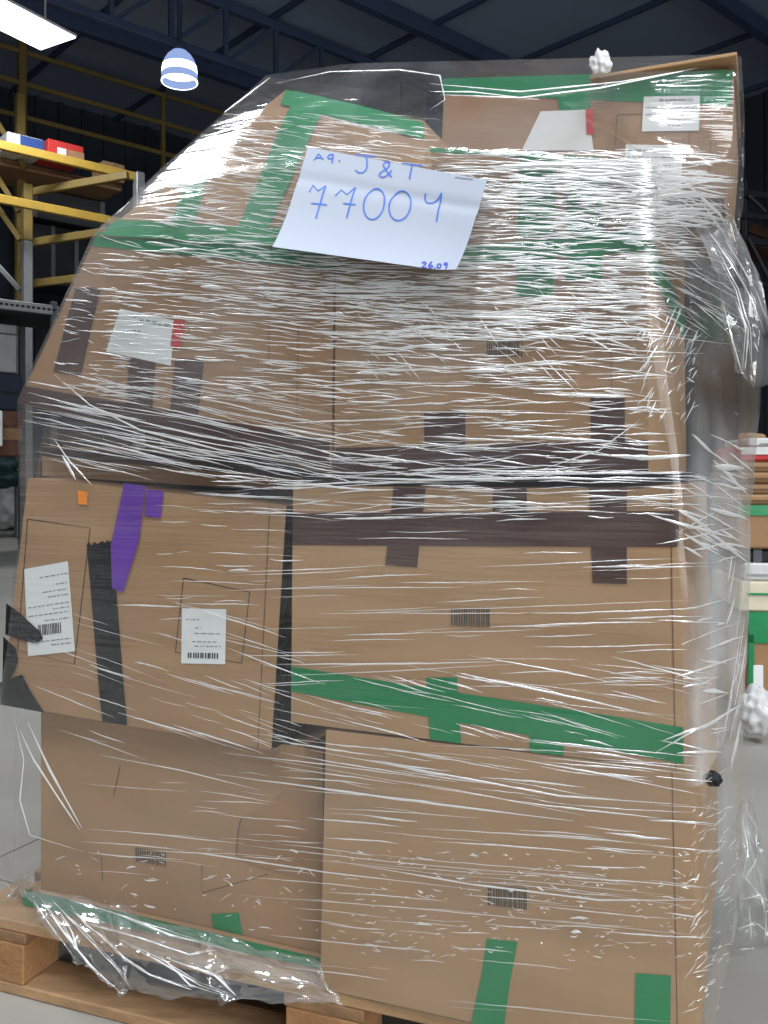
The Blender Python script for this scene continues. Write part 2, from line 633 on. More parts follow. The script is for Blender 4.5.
# ================================================================== LAMPS
M_LED = emit('led_panel_glow', (0.93, 0.97, 1.0), 9.0)
M_LEDHOUSE = mat('lamp_housing', (196, 200, 204), 0.4, 0.03)
LD = Vector((0.5, 0.866, 0))
LS = Vector((0.866, -0.5, 0))
def led_panel(c, label, power):
    c = Vector(c)
    t = thing('ceiling_light', c, label, 'light', 'flat ceiling lights')
    bevel_box('housing', c + UP * 0.025, LD, LS, UP, 0.82, 0.34, 0.02, M_LEDHOUSE, t, 0.01)
    bevel_box('diffuser', c, LD, LS, UP, 0.8, 0.33, 0.012, M_LED, t, 0.004)
    for s in (-1, 1):
        bar('hanger', c + LD * 0.6 * s + UP * 0.09, Vector((c.x + LD.x * .6 * s, c.y + LD.y * .6 * s, ROOF)), 0.02, 0.02, M_LEDHOUSE, t)
    l = bpy.data.lights.new('panel_light', 'AREA')
    l.shape = 'RECTANGLE'
    l.size, l.size_y = 1.6, 0.66
    l.energy = power
    l.color = (0.93, 0.97, 1.0)
    o = bpy.data.objects.new('panel_light', l)
    COL.objects.link(o)
    o.parent = t
    o.location = (0, 0, -0.02)
    o.rotation_euler = (0, 0, math.atan2(LD.y, LD.x))
    return t
RC = at_z(80, 38, 6.5)
led_panel(RC - LD * 0.84 - LS * 0.36 + UP * 0, 'large flat rectangular ceiling light glowing white at the top left', PANEL_POW)
for i, (x, y) in enumerate(((-1.6, -1.2), (2.6, -1.6), (-3.6, 2.4), (0.6, -4.6), (4.6, 1.6))):  # unseen panels added to light the load from above and in front
    led_panel((x, y, 6.5), ['flat ceiling light overhead behind the camera on the left', 'flat ceiling light overhead behind the camera on the right',
                            'flat ceiling light overhead beside the load on the left', 'flat ceiling light farthest behind the camera',
                            'flat ceiling light overhead beside the load on the right'][i], PANEL_POW * 1.6)

# dome lamp
def lathe(name, prof, c, m, parent, n=28, smooth=True):
    V, Fc = [], []
    for r, z in prof:
        for i in range(n):
            a = 2 * math.pi * i / n
            V.append(Vector(c) + Vector((r * math.cos(a), r * math.sin(a), z)))
    for j in range(len(prof) - 1):
        for i in range(n):
            Fc.append((j * n + i, j * n + (i + 1) % n, (j + 1) * n + (i + 1) % n, (j + 1) * n + i))
    return mesh_obj(name, V, Fc, m, parent, smooth)
DC = at(179.5, 82, 11.6)
dome = thing('dome_lamp', DC, 'bell-shaped blue-white glowing lamp hanging below the roof', 'light')
S_ = 17.5 / F * 11.6
M_SHADE = emit('dome_shade_glow', (0.40, 0.55, 1.0), 1.5)
M_BULB = emit('dome_bulb_glow', (0.85, 0.93, 1.0), 7.0)
lathe('shade', [(S_ * .96, S_ * .92), (S_ * .86, S_ * 1.2), (S_ * .68, S_ * 1.5), (S_ * .42, S_ * 1.74), (S_ * .28, S_ * 1.8)], DC, M_SHADE, dome)
lathe('glowing_band', [(S_ * 1.0, S_ * .45), (S_ * .99, S_ * .7), (S_ * .96, S_ * .92)], DC, M_BULB, dome)
lathe('skirt', [(S_ * 1.02, 0.0), (S_ * 1.01, S_ * .2), (S_ * 1.0, S_ * .45)], DC, M_SHADE, dome)
lathe('rim', [(S_ * .97, -.008), (S_ * 1.0, -.012), (S_ * 1.04, 0.0), (S_ * 1.02, 0.012)], DC, M_BULB, dome)
lathe('neck', [(S_ * .34, S_ * 1.7), (S_ * .34, S_ * 2.1), (0.03, S_ * 2.2), (0.03, ROOF - DC.z)], DC, M_STEEL, dome, 14)

# ================================================================== PALLET RACK (far left)
RK = 12.0
rA = at(0, 140, RK)
rack = thing('pallet_rack', (rA.x, rA.y, 0), 'tall yellow and grey pallet rack behind the load on the left', 'rack')
def along(px, py, ref, dvec=E1):
    """the point over picture column px on the level line through ref along dvec"""
    r = ray(px, py)
    t = (r.x * ref.y - ref.x) / (dvec.x - r.x * dvec.y)
    return ref + dvec * t
def beam_line(name, px0, py, px1, d, thick, m, ext=3.0, parent=rack, holes=False):
    p = at(px0, py, d)
    q = along(px1, py, p)
    o = bar(name, p - E1 * ext, q, thick * .6, thick, m, parent)
    return p, q
# front load beams
a0, a1 = beam_line('load_beam', 0, 145, 137, RK, 0.12, M_YELLOW)
b0, b1 = beam_line('load_beam', 0, 199, 137, RK, 0.12, M_YELLOW)
# end upright (grey) and near upright (yellow above, grey below)
def upright(px, d, ztop, zsplit, w_=0.13):
    p = at(px, 300, d)
    if zsplit < ztop:
        u = bar('upright', (p.x, p.y, zsplit), (p.x, p.y, ztop), w_, w_, M_OLIVE, rack, E1)
        hz = np.arange(zsplit + .1, ztop - .05, 0.2)
        for z in hz:
            bevel_box('slot', (p.x, p.y - w_ / 2 - .002, z), (1, 0, 0), (0, 1, 0), UP, 0.014, 0.004, 0.03, M_HOLE, rack, 0.001)
    bar('upright', (p.x, p.y, 0), (p.x, p.y, min(zsplit, ztop)), w_, w_, M_GREY, rack, E1)
    return p
u1 = upright(27, 12.6, 5.0, 4.2)
u2 = upright(20, 13.4, 6.6, 3.0, 0.13)
u3 = upright(139, 13.3, a1.z + .06, 0.1 if False else a1.z + .06, 0.14)
# cross members seen under the beams
for (x0, y0, d0, x1, y1, d1, m) in ((22, 194, 12.9, 128, 175, 12.6, M_OLIVE), (30, 243, 12.9, 112, 231, 12.5, M_OLIVE), (30, 284, 12.9, 100, 276, 12.5, M_OLIVE)):
    bar('cross_beam', at(x0, y0, d0), at(x1, y1, d1), 0.07, 0.11, m, rack)
for (x0, y0, x1, y1, m) in ((-16, 100, 25, 168, M_OLIVE), (-10, 165, 19, 212, M_OLIVE), (-14, 190, 20, 240, M_OLIVE), (-16, 250, 20, 290, M_GREY)):
    bar('brace', at(x0, y0, 12.8), at(x1, y1, 12.8), 0.06, 0.07, m, rack)
# upper guard rails, further back
gp = thing('guard_rail', (at(22, 300, 14.5).x, at(22, 300, 14.5).y, 0), 'thin yellow guard rails on posts high above the rack', 'railing')
for y0, px1 in ((45, 330), (77, 330), (111, 330)):
    beam_line('rail', 0, y0, px1, 14.5, 0.075, M_OLIVE, 4.0, gp)
for px, wd in ((22, .13), (163, .075)):
    p = along(px, 111, at(0, 111, 14.5))
    zt_ = at(0, 77, 14.5).z + (0.7 if px < 50 else 0.55)
    bar('post', (p.x, p.y, 0), (p.x, p.y, zt_), wd, wd, M_OLIVE, gp, E1)
# goods on the top beam
def crate(name, px0, px1, y0, y1, d, m, label, cat, depth=0.6, parts=(), zb=None, group=None):
    """carton standing along the rack direction"""
    p = at(px0, y1, d)
    q = along(px1, y1, p)
    h = (y1 - y0) / F * d
    c = (p + q) / 2 + E2 * depth / 2
    base = Vector((c.x, c.y, p.z if zb is None else zb))
    t = thing(name, base, label, cat, group)
    L = (q - p).length
    zc = p.z + h / 2
    bevel_box('body', (c.x, c.y, zc), E1, E2, UP, L / 2, depth / 2, h / 2, m, t, 0.012)
    for nm, u0, u1, v0, v1, mm in parts:
        cc = p + E1 * L * (u0 + u1) / 2 + UP * h * (v0 + v1) / 2 - E2 * 0.004
        bevel_box(nm, cc, E1, E2, UP, L * (u1 - u0) / 2, 0.006, h * (v1 - v0) / 2, mm, t, 0.001)
    return t
M_BLUEC = mat('blue_print', (44, 74, 140), 0.6, 0.1)
M_DGREY = mat('dark_grey_goods', (84, 88, 92), 0.7, 0.15, 2)
M_BLK = mat('black_plastic', (22, 23, 26), 0.6, 0.2, 5)
zA = a0.z + .06
crate('carton_on_rack', 7, 44, 131, 148, 12.35, M_PAPER, 'white and blue carton on the top rack beam', 'carton', 0.5,
      (('blue_print', .35, 1, .1, .95, M_BLUEC),), group='cartons on the rack')
crate('carton_on_rack', 48, 84, 138, 155.4, 12.6, M_RED, 'bright red carton on the top rack beam', 'carton', 0.5,
      (('white_print', .25, .5, .1, .6, M_PAPER), ('brown_panel', .55, 1, .05, .6, M_CARD)), group='cartons on the rack')
crate('carton_on_rack', 103, 125, 160, 178.4, 13.6, M_CARD2, 'small brown carton at the end of the top rack beam', 'carton', 0.4,
      (('tape', .45, .6, 0, 1, M_CARD3),), group='cartons on the rack')
crate('shelf_deck', -20, 122, 153, 160, 12.5, M_CARD3, 'brown chipboard deck lying on the top rack beams', 'board', 0.9, (('edge_strip', 0, 1, .3, .7, M_SEAM),))
crate('grey_crate', 31, 106, 187, 216, 13.6, M_DGREY, 'large dark grey crate on the lower rack beam', 'crate', 0.8, (('rib', .02, .08, 0, 1, M_GREY), ('rib', .92, .98, 0, 1, M_GREY)))
crate('black_bale', 31, 96, 222, 282, 13.6, M_BLK, 'black plastic-wrapped bale in the rack below the grey crate', 'bale', 0.8, (('strap', .3, .36, 0, 1, M_DGREY), ('strap', .66, .72, 0, 1, M_DGREY)))

# low grey shelf at the left edge
sh = thing('steel_shelf', (at(0, 320, 10).x, at(0, 320, 10).y, 0), 'grey steel shelf with a perforated front rail at the left edge', 'shelf')
p, q = beam_line('front_rail', 0, 304, 58, 10, 0.11, M_GREY, 2.0, sh)
for i in range(12):
    c = p + (q - p) * (i / 11) - E2 * 0.036
    bevel_box('slot', c, E1, E2, UP, 0.018, 0.006, 0.012, M_HOLE, sh, 0.001)
bevel_box('shelf_board', p + E1 * -.4 + E2 * .5 - UP * .05, E1, E2, UP, 1.6, 0.5, 0.02, M_BLK, sh, .003)
for t_ in (-1.6, (q - p).length - .05):
    c = p + E1 * t_
    bar('post', (c.x, c.y, 0), (c.x, c.y, p.z + .1), .07, .07, M_DGREY, sh, E1)
    c2 = c + E2 * 1.0
    bar('post', (c2.x, c2.y, 0), (c2.x, c2.y, p.z + .1), .07, .07, M_DGREY, sh, E1)
M_NAVY = mat('navy_box', (30, 40, 56), 0.7, 0.1)
M_RUST = mat('rust_brown_wood', (92, 62, 50), 0.8, 0.2, 6)
crate('navy_crate', -14, 22, 372, 409, 10.2, M_NAVY, 'dark navy crate under the grey carton at the left edge', 'crate', 0.6, (('band', 0, 1, .45, .52, M_BLK),))
crate('grey_carton', -14, 17, 322, 371, 10.2, M_GREY, 'pale grey carton under the perforated shelf rail', 'carton', 0.6, (('tape', .0, 1, .78, .82, M_DGREY),))
tp = crate('timber_stack', -10, 22, 410, 456, 9.8, M_RUST, 'reddish brown timber stack by the left edge', 'timber', 0.7,
      (('plank', 0, 1, .02, .3, M_RUST), ('plank', 0, 1, .36, .62, M_WOOD2), ('plank', 0, 1, .68, .98, M_RUST)))
crate('white_notice', -12, 3, 410, 446, 9.6, M_PAPER, 'white board leaning on the timber at the left edge', 'board', 0.03, (('print_line', .2, .8, .6, .66, M_GREYINK),))

def blob(name, c, rx, ry, rz, m, label, cat, seed=0, amp=0.35, parent=None, sub=4, freq=2.6):
    bm = bmesh.new()
    bmesh.ops.create_icosphere(bm, subdivisions=sub, radius=1.0)
    c = Vector(c)
    for v in bm.verts:
        d = v.co.normalized()
        k = 1 + amp * (noise.noise(d * freq + Vector((seed, 0, 0))) + 0.6 * abs(noise.noise(d * freq * 2.6 + Vector((0, seed, 0)))))
        v.co = Vector((d.x * rx * k, d.y * ry * k, max(-rz * 0.92, d.z * rz * k)))
    me = bpy.data.meshes.new(name)
    bm.to_mesh(me)
    bm.free()
    me.materials.append(m)
    me.polygons.foreach_set('use_smooth', [True] * len(me.polygons))
    o = bpy.data.objects.new(name, me)
    COL.objects.link(o)
    if parent:
        o.parent = parent
        o.location = c - wloc(parent)
    else:
        o.location = c
        tag(o, label, cat)
    return o
M_BAG = mat('white_plastic_bag', (206, 206, 204), 0.4, 0.12, 6, (1, 1, 1), 0.5, 25)
M_TEAL = mat('teal_tarpaulin', (44, 70, 74), 0.6, 0.2, 4)
bg1 = at(4, 503, 22)
blob('white_sack', (at(0, 485, 15).x, 15, 0.36), 0.42, 0.3, 0.38, M_BAG, 'lumpy white sack on the floor under the timber stack', 'sack', 3)
blob('tarpaulin_heap', (at(6, 465, 14).x, 13.2, 0.95), 0.5, 0.4, 0.25, M_TEAL, 'dark teal tarpaulin heap above the white sack', 'tarpaulin', 5)

# ================================================================== RIGHT BACKGROUND STACK
def rcarton(name, px0, y0, y1, d, m, label, cat, wid=0.5, depth=0.5, parts=(), yaw=8, group=None):
    ya = math.radians(yaw)
    ux = Vector((math.cos(ya), -math.sin(ya), 0))
    uy = Vector((math.sin(ya), math.cos(ya), 0))
    p = at(px0, y1, d)
    h = (y1 - y0) / F * d
    c = p + ux * wid / 2 + uy * depth / 2
    t = thing(name, (c.x, c.y, p.z), label, cat, group)
    bevel_box('body', c + UP * h / 2, ux, uy, UP, wid / 2, depth / 2, h / 2, m, t, 0.008)
    for nm, u0, u1, v0, v1, mm in parts:
        cc = p + ux * wid * (u0 + u1) / 2 + UP * h * (v0 + v1) / 2 - uy * 0.003
        bevel_box(nm, cc, ux, uy, UP, wid * (u1 - u0) / 2, 0.004, h * (v1 - v0) / 2, mm, t, 0.001)
    return t
GR = 'goods stacked on the right behind the load'
M_CREAM = mat('cream_carton', (214, 202, 178), 0.7, 0.06)
rcarton('taped_carton', 748, 612, 722, 3.5, M_CARD3, 'brown carton with wide green tape on the floor at the right edge', 'carton', 0.55, 0.5,
        (('tape', 0, 1, .72, 1.0, M_GREEN), ('tape', 0, .04, .2, .8, M_GREEN), ('paper_label', .03, .1, .1, .52, M_PAPER)), group=GR)
rcarton('cream_carton', 740, 581, 611.5, 3.5, M_CREAM, 'flat cream carton with a thin green line at the right edge', 'carton', 0.56, 0.5, (('line', .05, 1, .55, .62, M_GREEN),), group=GR)
rcarton('white_roll', 744, 563, 580.5, 3.5, M_BAG, 'flattened white plastic parcel above the cream carton', 'parcel', 0.5, 0.45, (('fold', .02, .7, .3, .4, M_GREY),), group=GR)
rcarton('black_parcel', 738, 549, 562.5, 3.52, M_BLK, 'flat shiny black parcel between white and brown goods', 'parcel', 0.55, 0.45, (('strap', .1, .16, 0, 1, M_DGREY),), group=GR)
rcarton('taped_carton', 738, 505, 548.5, 3.5, M_CARD3, 'brown carton with green tape along its top on the right stack', 'carton', 0.56, 0.5, (('tape', 0, 1, .76, 1, M_GREEN),), group=GR)
for i in range(4):
    rcarton('cardboard_sheet', 737 + (i % 2) * 3, 494.5 - i * 11, 504.6 - i * 11, 3.5 + .01 * (i % 2), [M_CARD, M_CARD2, M_CARD3, M_CARD2][i],
            ['lowest flat cardboard bundle on the right stack', 'second lowest flat cardboard bundle on the right stack', 'third flat cardboard bundle up on the right stack',
             'topmost flat cardboard bundle on the right stack'][i], 'cardboard', 0.56, 0.5, (('edge_strip', 0, 1, .35, .5, M_SEAM),), group=GR)
rcarton('red_parcel', 741, 447, 461, 3.5, M_RED, 'flat parcel with red tape on top of the right stack', 'parcel', 0.5, 0.45, (('white_wrap', 0, .35, .45, 1, M_BAG),), group=GR)
rcarton('white_parcel', 748, 438, 446.7, 3.5, M_BAG, 'thin white plastic parcel topmost on the right stack', 'parcel', 0.45, 0.4, (('fold', .1, .8, .3, .4, M_GREY),), group=GR)
v, f = obox(at(755, 436, 3.6) + Vector((0, 0, .02)), FU, FN, (UP + FU * .5).normalized(), .045, .06, .03)
rcarton('small_carton', 738, 433, 446.5, 3.62, M_CARD2, 'small torn brown carton flap at the near end of the right stack top', 'carton', 0.065, 0.2, (('tape', .3, .6, 0, 1, M_CARD3),), 35, group=GR)
blob('plastic_bag', at(757, 712, 3.3) + Vector((0, 0, 0)), 0.06, 0.06, 0.085, M_BAG, 'small white plastic bag against the taped carton at the right edge', 'bag', 9)
# dark steel shelf far right
ds = thing('dark_shelf', (at(750, 300, 11).x, 11, 0), 'dark steel shelving in the gloom at the right edge', 'shelf')
M_DSTEEL = mat('dark_steel', (34, 38, 46), 0.5, 0.1)
for y in (190, 212, 238, 280):
    p_ = at(700, y, 11)
    bar('shelf_rail', p_, p_ + Vector((2.4, .6, 0)), .06, .08, M_DSTEEL, ds)
for x in (745, 800):
    p_ = at(x, 300, 11.2)
    bar('post', (p_.x, p_.y, 0), (p_.x, p_.y, 4.6), .07, .07, M_DSTEEL, ds, E1)
for (x0, y0, x1, y1) in ((748, 195, 766, 212), (748, 238, 770, 280)):
    bar('brace', at(x0, y0, 11.1), at(x1, y1, 11.1), .04, .04, M_DSTEEL, ds)
crate('brown_crate', 735, 790, 215, 238, 11.4, M_RUST, 'dim brown crate on the dark steel shelving', 'crate', 0.6, (('slat', 0, 1, .4, .5, M_DSTEEL),))

# ================================================================== PALLET
PA = math.radians(20.5)
PU = Vector((math.cos(PA), -math.sin(PA), 0))
PN = Vector((math.sin(PA), math.cos(PA), 0))
PO = at_z(0, 992, 0.0) - PU * 0.085           # front left floor corner
pal = thing('pallet', PO + PU * .6 + PN * .4, 'worn wooden pallet with block feet under the wrapped load', 'pallet')
pt2 = PO + PU * ((ray(283, 0).x * PO.y - PO.x) / (PU.x - ray(283, 0).x * PU.y))
US = (pt2 - PO).dot(PU)                        # spacing of the blocks along the front
PL = 1.26
pal.location = PO + PU * PL / 2 + PN * .4
def pbox(name, u0, u1, n0, n1, z0, z1, m):
    c = PO + PU * (u0 + u1) / 2 + PN * (n0 + n1) / 2 + UP * (z0 + z1) / 2
    return bevel_box(name, c, PU, PN, UP, (u1 - u0) / 2, (n1 - n0) / 2, (z1 - z0) / 2, m, pal, 0.003)
for n0, n1 in ((0, .145), (.185, .285), (.3275, .4725), (.515, .615), (.655, .8)):
    pbox('deck_board', 0, PL, n0, n1, .121, .143, M_WOOD)
for u0 in (0, US, PL - .145):
    pbox('stringer_board', u0, u0 + .145, 0.0, .8, .099, .121, M_WOOD2)
    for n0, n1 in ((0, .1), (.3275, .4725), (.7, .8)):
        pbox('block', u0 + .004, u0 + .141, n0, n1, .022, .099, M_BLOCK)
for n0, n1 in ((0, .1), (.3275, .4725), (.7, .8)):
    pbox('bottom_board', 0, PL, n0, n1, 0.0, .022, M_WOOD)
HULL.append([tuple(PO + PU * u + PN * n + UP * z) for z in (.05, .143) for u in (0.06, 1.2) for n in (0.01, .79)])

# ================================================================== CARTONS
D = 0.74
# flat tray under the bottom left carton
c0 = Carton('flat_carton', [(24, 889), (322, 958), (322, yrow(322, .1435, .03)), (24, yrow(24, .1435, .03))], 0.03, D, 'flat carton edged with green tape lying on the pallet at the left', M_CARD, bulge=0)
c0.tape([(24, 889), (322, 958), (322, 969), (24, 905)], M_GREEN, 'green tape')
c1l = Carton('carton', [(41, yrow(41, .536, .042)), (323, yrow(323, .522, .042)), (323, yrow(323, .177, .042)), (41, yrow(41, .177, .042))], 0.042, D, 'dented carton without tape on the bottom row at the left', M_CARD, seed=1, bulge=0.012)
c1l.tape([(212, 913), (240, 912), (244, 942), (214, 937)], M_GREEN, 'torn green tape end')
barcode(c1l.front, [(137, 846), (168, 851), (168, 866), (137, 860)], c1l.root, 14)
c1l.seam([[(240, 826), (243, 817), (252, 815)], [(240, 826), (237, 855)], [(122, 765), (116, 795)], [(104, 855), (104, 880)], [(203, 865), (203, 892), (318, 860)]], 1.0)
c1l.tape([(243, 818), (321, 772), (321, 885), (238, 858)], M_CARD3, name='dent_flap')
c1r = Carton('carton', [(326, 730), (694, 772), (697, 1073), (320, 988)], 0.0, D, 'large carton on the bottom row at the right with two green tape tabs', M_CARD2, seed=2)
c1r.tape([(487, 938), (518, 941), (511, 978), (482, 975)], M_GREEN, 'green tape')
c1r.tape([(482, 974), (511, 977), (503, 1034), (470, 1028)], M_GREEN, 'green tape')
c1r.tape([(636, 972), (671, 975), (670, 1066), (634, 1058)], M_GREEN, 'green tape')
barcode(c1r.front, [(488, 884), (528, 888), (528, 909), (488, 904)], c1r.root, 16)
c1r.seam([[(672, 771), (675, 900), (678, 1068)]], 1.0)
c2l = Carton('carton', [(28, 478), (286, 506), (271, 750), (2, 704)], 0.0, D, 'carton with purple tape and white shipping labels on the middle row at the left', M_CARD, seed=3, bulge=0.002)
c2r = Carton('carton', [(293, 486), (679, 489), (686, 771), (291, 722)], 0.0, D, 'carton with slanted green tape and dark brown tape on the middle row at the right', M_CARD2, seed=4)
c2r.tape([(293, 513), (679, 511), (679, 547), (293, 545)], M_DARKTAPE, 'dark brown tape')
c2r.tape([(394, 487), (426, 488), (418, 567), (386, 565)], M_DARKTAPE, 'dark brown tape', lift=.0016)
c2r.tape([(493, 487), (527, 488), (527, 546), (494, 546)], M_DARKTAPE, 'dark brown tape', lift=.0016)
c2r.tape([(589, 488), (627, 489), (627, 584), (593, 583)], M_DARKTAPE, 'dark brown tape', lift=.0016)
c2r.tape([(290, 666), (683, 727), (684, 764), (290, 691)], M_GREEN, 'green tape')
c2r.tape([(427, 677), (458, 677), (462, 752), (431, 748)], M_GREEN, 'green tape', lift=.0016)
c2r.tape([(530, 733), (565, 736), (563, 765), (530, 760)], M_GREEN, 'green tape', lift=.0016)
barcode(c2r.front, [(452, 608), (491, 609), (491, 627), (452, 625)], c2r.root, 16)
c2l.side_patch(c2l.right, 0, 1, 0, 1, M_BLACK, label='black tape')  # shade of the gap between the cartons, painted over the whole side
c2r.seam([[(671, 489), (672, 600), (676, 770)]], 1.2)
# details of the middle left carton
s = c2l
pt = poly_patch('tape', s.front, [(126, 483), (147, 486), (141, 540), (125, 592), (114, 588), (113, 545)], M_PURPLE, s.root, 0.0045, 'purple tape')
poly_patch('tape', s.front, [(148, 489), (165, 491), (162, 518), (146, 516)], M_PURPLE, s.root, 0.004, 'purple tape')
s.tape([(88, 545), (114, 542), (128, 725), (103, 722)], M_BLACK, 'black tape', jag=3, lift=0.0022, nu=10)
for pl in ([(8, 603), (22, 613), (43, 632), (45, 638), (40, 643), (24, 640), (7, 634)], [(5, 636), (18, 648), (20, 660), (16, 672), (4, 690)],
           [(2, 682), (24, 674), (32, 690), (46, 712), (2, 704)]):
    poly_patch('torn_tape', s.front, pl, M_BLACK, s.root, 0.0045, 'torn black tape')
poly_patch('sticker', s.front, [(79, 490), (89, 492), (89, 505), (80, 504)], M_ORANGE, s.root, 0.004, 'orange sticker')
s.seam([[(28, 519), (91, 528), (75, 664), (18, 650), (28, 519)], [(184, 578), (250, 592), (242, 663), (176, 652), (184, 578)]], 0.9, M_INK, name='printed_frame')
s.seam([[(270, 506), (258, 748)]], 1.0)
s.label([(25, 569), (69, 561), (76, 651), (29, 656)], 'white shipping label with barcode',
        [(.13, .35, .98), (.23, .7, .95), (.3, .4, .95), (.36, .5, .95), (.45, .05, .95), (.5, .6, .95), (.55, .05, .95), (.62, .4, .95), (.85, .1, .95), (.9, .5, .95)],
        (.25, .66, .75, .78, 14))
s.label([(183, 608), (227, 609), (226, 664), (182, 663)], 'white delivery label with barcode', [(.2, .1, .4), (.35, .3, .45), (.45, .3, .9), (.6, .25, .8), (.68, .3, .9)], (.15, .8, .85, .9, 13), ink=M_GREYINK)

c3l = Carton('carton', [(98, 232), (334, 252), (331, 474), (18, 403)], 0.0, D, 'leaning carton with torn red and white label on the upper row at the left', M_CARD3, seed=5)
s = c3l
s.tape([(76, 288), (102, 288), (82, 376), (54, 372)], M_DARKTAPE, 'dark brown tape')
s.tape([(131, 358), (157, 360), (151, 432), (124, 426)], M_DARKTAPE, 'dark brown tape')
s.tape([(176, 358), (205, 360), (196, 442), (168, 436)], M_DARKTAPE, 'dark brown tape')
s.tape([(26, 386), (330, 440), (330, 472), (18, 402)], M_DARKTAPE, 'dark brown tape', lift=.0016)
s.tape([(98, 232), (334, 252), (334, 270), (92, 246)], M_GREEN, 'green tape')
lb = s.label([(122, 309), (176, 321), (172, 366), (108, 352)], 'torn white label', [(.12, .15, .95), (.16, .4, .95), (.4, .3, .45), (.48, .35, .4)], None, ink=M_GREENINK)
poly_patch('red_strip', s.front, [(176, 320), (187, 322), (182, 349), (172, 347)], M_RED, lb, 0.0032, 'red strip')
s.seam([[(300, 258), (296, 465)], [(270, 254), (268, 455)]], 0.8)

cf = Carton('carton', [(42, 446), (332, 474), (330, 493.5), (42, 476)], 0.10, D - .1, 'low shadowed carton in the gap under the leaning carton', M_CARD3, seed=11)  # added to fill the gap with dark instead of lit background
cf.tape([(42, 447), (332, 474), (332, 482), (42, 456)], M_DARKTAPE, 'dark brown tape')
c3r = Carton('carton', [(336, 254), (646, 228), (649, 473), (334, 476)], 0.0, D, 'wide carton on the upper row at the right, behind dense film streaks', M_CARD, seed=6)
s = c3r
s.tape([(425, 412), (466, 410), (466, 474), (425, 475)], M_DARKTAPE, 'dark brown tape')
s.tape([(591, 398), (625, 398), (625, 473), (591, 473)], M_DARKTAPE, 'dark brown tape')
s.tape([(336, 448), (648, 440), (648, 473), (334, 476)], M_DARKTAPE, 'dark brown tape', lift=.0016)
s.tape([(420, 252), (646, 228), (646, 251), (420, 268)], M_GREEN, 'green tape')
s.tape([(518, 243), (555, 239), (553, 297), (516, 297)], M_GREEN, 'green tape', lift=.0016)
s.tape([(567, 238), (604, 234), (602, 280), (566, 282)], M_GREEN, 'green tape', lift=.0016)
barcode(s.front, [(487, 341), (523, 341), (523, 357), (487, 357)], s.root, 16)
s.side_patch(s.right, 0, 1, 0.0, 0.16, M_GREEN, label='green tape', slope=.02)
s.seam([[(610, 300), (612, 398)]], 0.8)

c4l = Carton('carton', [(286, 90), (424, 121), (429, 256), (98, 236)], -0.003, 0.13, 'slanting carton with crossed green tape behind the handwritten sign', M_CARD, seed=7, lean=0.14, bulge=0.006)
s = c4l
s.tape([(290, 90), (427, 121), (424, 138), (282, 108)], M_GREEN, 'green tape', lift=.003)
s.tape([(300, 92), (331, 98), (262, 246), (232, 242)], M_GREEN, 'green tape', lift=.0034)
s.tape([(196, 163), (216, 150), (190, 238), (164, 236)], M_GREEN, 'green tape', lift=.0034)
s.tape([(112, 218), (336, 234), (336, 250), (98, 236)], M_GREEN, 'green tape', lift=.003)
c4r = Carton('carton', [(430, 148), (648, 160), (646, 227), (440, 252)], 0.02, D, 'low carton with two upright green tapes under the top carton', M_CARD2, seed=8)
s = c4r
s.tape([(520, 152), (557, 155), (555, 240), (518, 244)], M_GREEN, 'green tape')
s.tape([(566, 155), (604, 157), (604, 234), (567, 238)], M_GREEN, 'green tape')
s.tape([(430, 148), (600, 157), (600, 161), (430, 152)], M_GREEN, 'green tape', lift=.0016)
c5 = Carton('carton', [(443, 79), (733, 70), (724, yrow(724, 1.456, .28)), (441, yrow(441, 1.519, .28))], 0.28, 0.5, 'topmost carton with green tape and white labels at the top right', M_CARD3, seed=9, bulge=.002)
s = c5
s.tape([(443, 79), (733, 70), (732, 106), (443, 94)], M_GREEN, 'green tape')
s.tape([(556, 88), (592, 88), (588, 150), (560, 112)], M_GREEN, 'green tape', lift=.0016)
s.tape([(428, 92), (444, 93), (442, 142), (424, 140)], M_BLACK, 'black tape', clip=False)
lb = s.label([(541, 112), (588, 110), (594, 151), (522, 151)], 'torn white label', None)
poly_patch('red_strip', s.front, [(586, 110), (594, 109), (594, 135), (587, 135)], M_RED, lb, 0.0032, 'red strip')
s.label([(644, 97), (700, 96), (699, 131), (642, 132)], 'white printed label', [(.1, .28, .9), (.14, .28, .9), (.32, .05, .95), (.36, .35, .95), (.52, .05, .75), (.56, .3, .8), (.7, .45, .7), (.85, .4, .65)], None, ink=M_GREYINK)
s.label([(626, 145), (683, 146), (681, 195), (622, 195)], 'white printed label', [(.1, .05, .55), (.13, .05, .55), (.25, .05, .85), (.42, .3, .8), (.5, .3, .8)], None, ink=M_GREYINK)
s.seam([[(617, 115), (613, 190)], [(617, 115), (644, 114)], [(690, 131), (686, 190)], [(712, 100), (708, 210)]], 0.9)
# lid of the top carton
lp = [front(590, 71, .25), front(736, 68, .25)]
bevel_box('lid_flap', (lp[0] + lp[1]) / 2 + UP * .006 + FN * .2, FU, FN, (UP + FU * .04).normalized(), (lp[1] - lp[0]).length / 2, .2, .003, M_CARD2, c5.root, .001)
kn = blob('film_knot', at_z(600, 72, c5.c[1].z + .002) + Vector((0, 0, .014)), .015, .012, .02, M_BAG, 'small white crumpled film knot on top of the topmost carton', 'film knot', 21, .55, None, 4, 1.9)
v0 = Vector(kn.location)

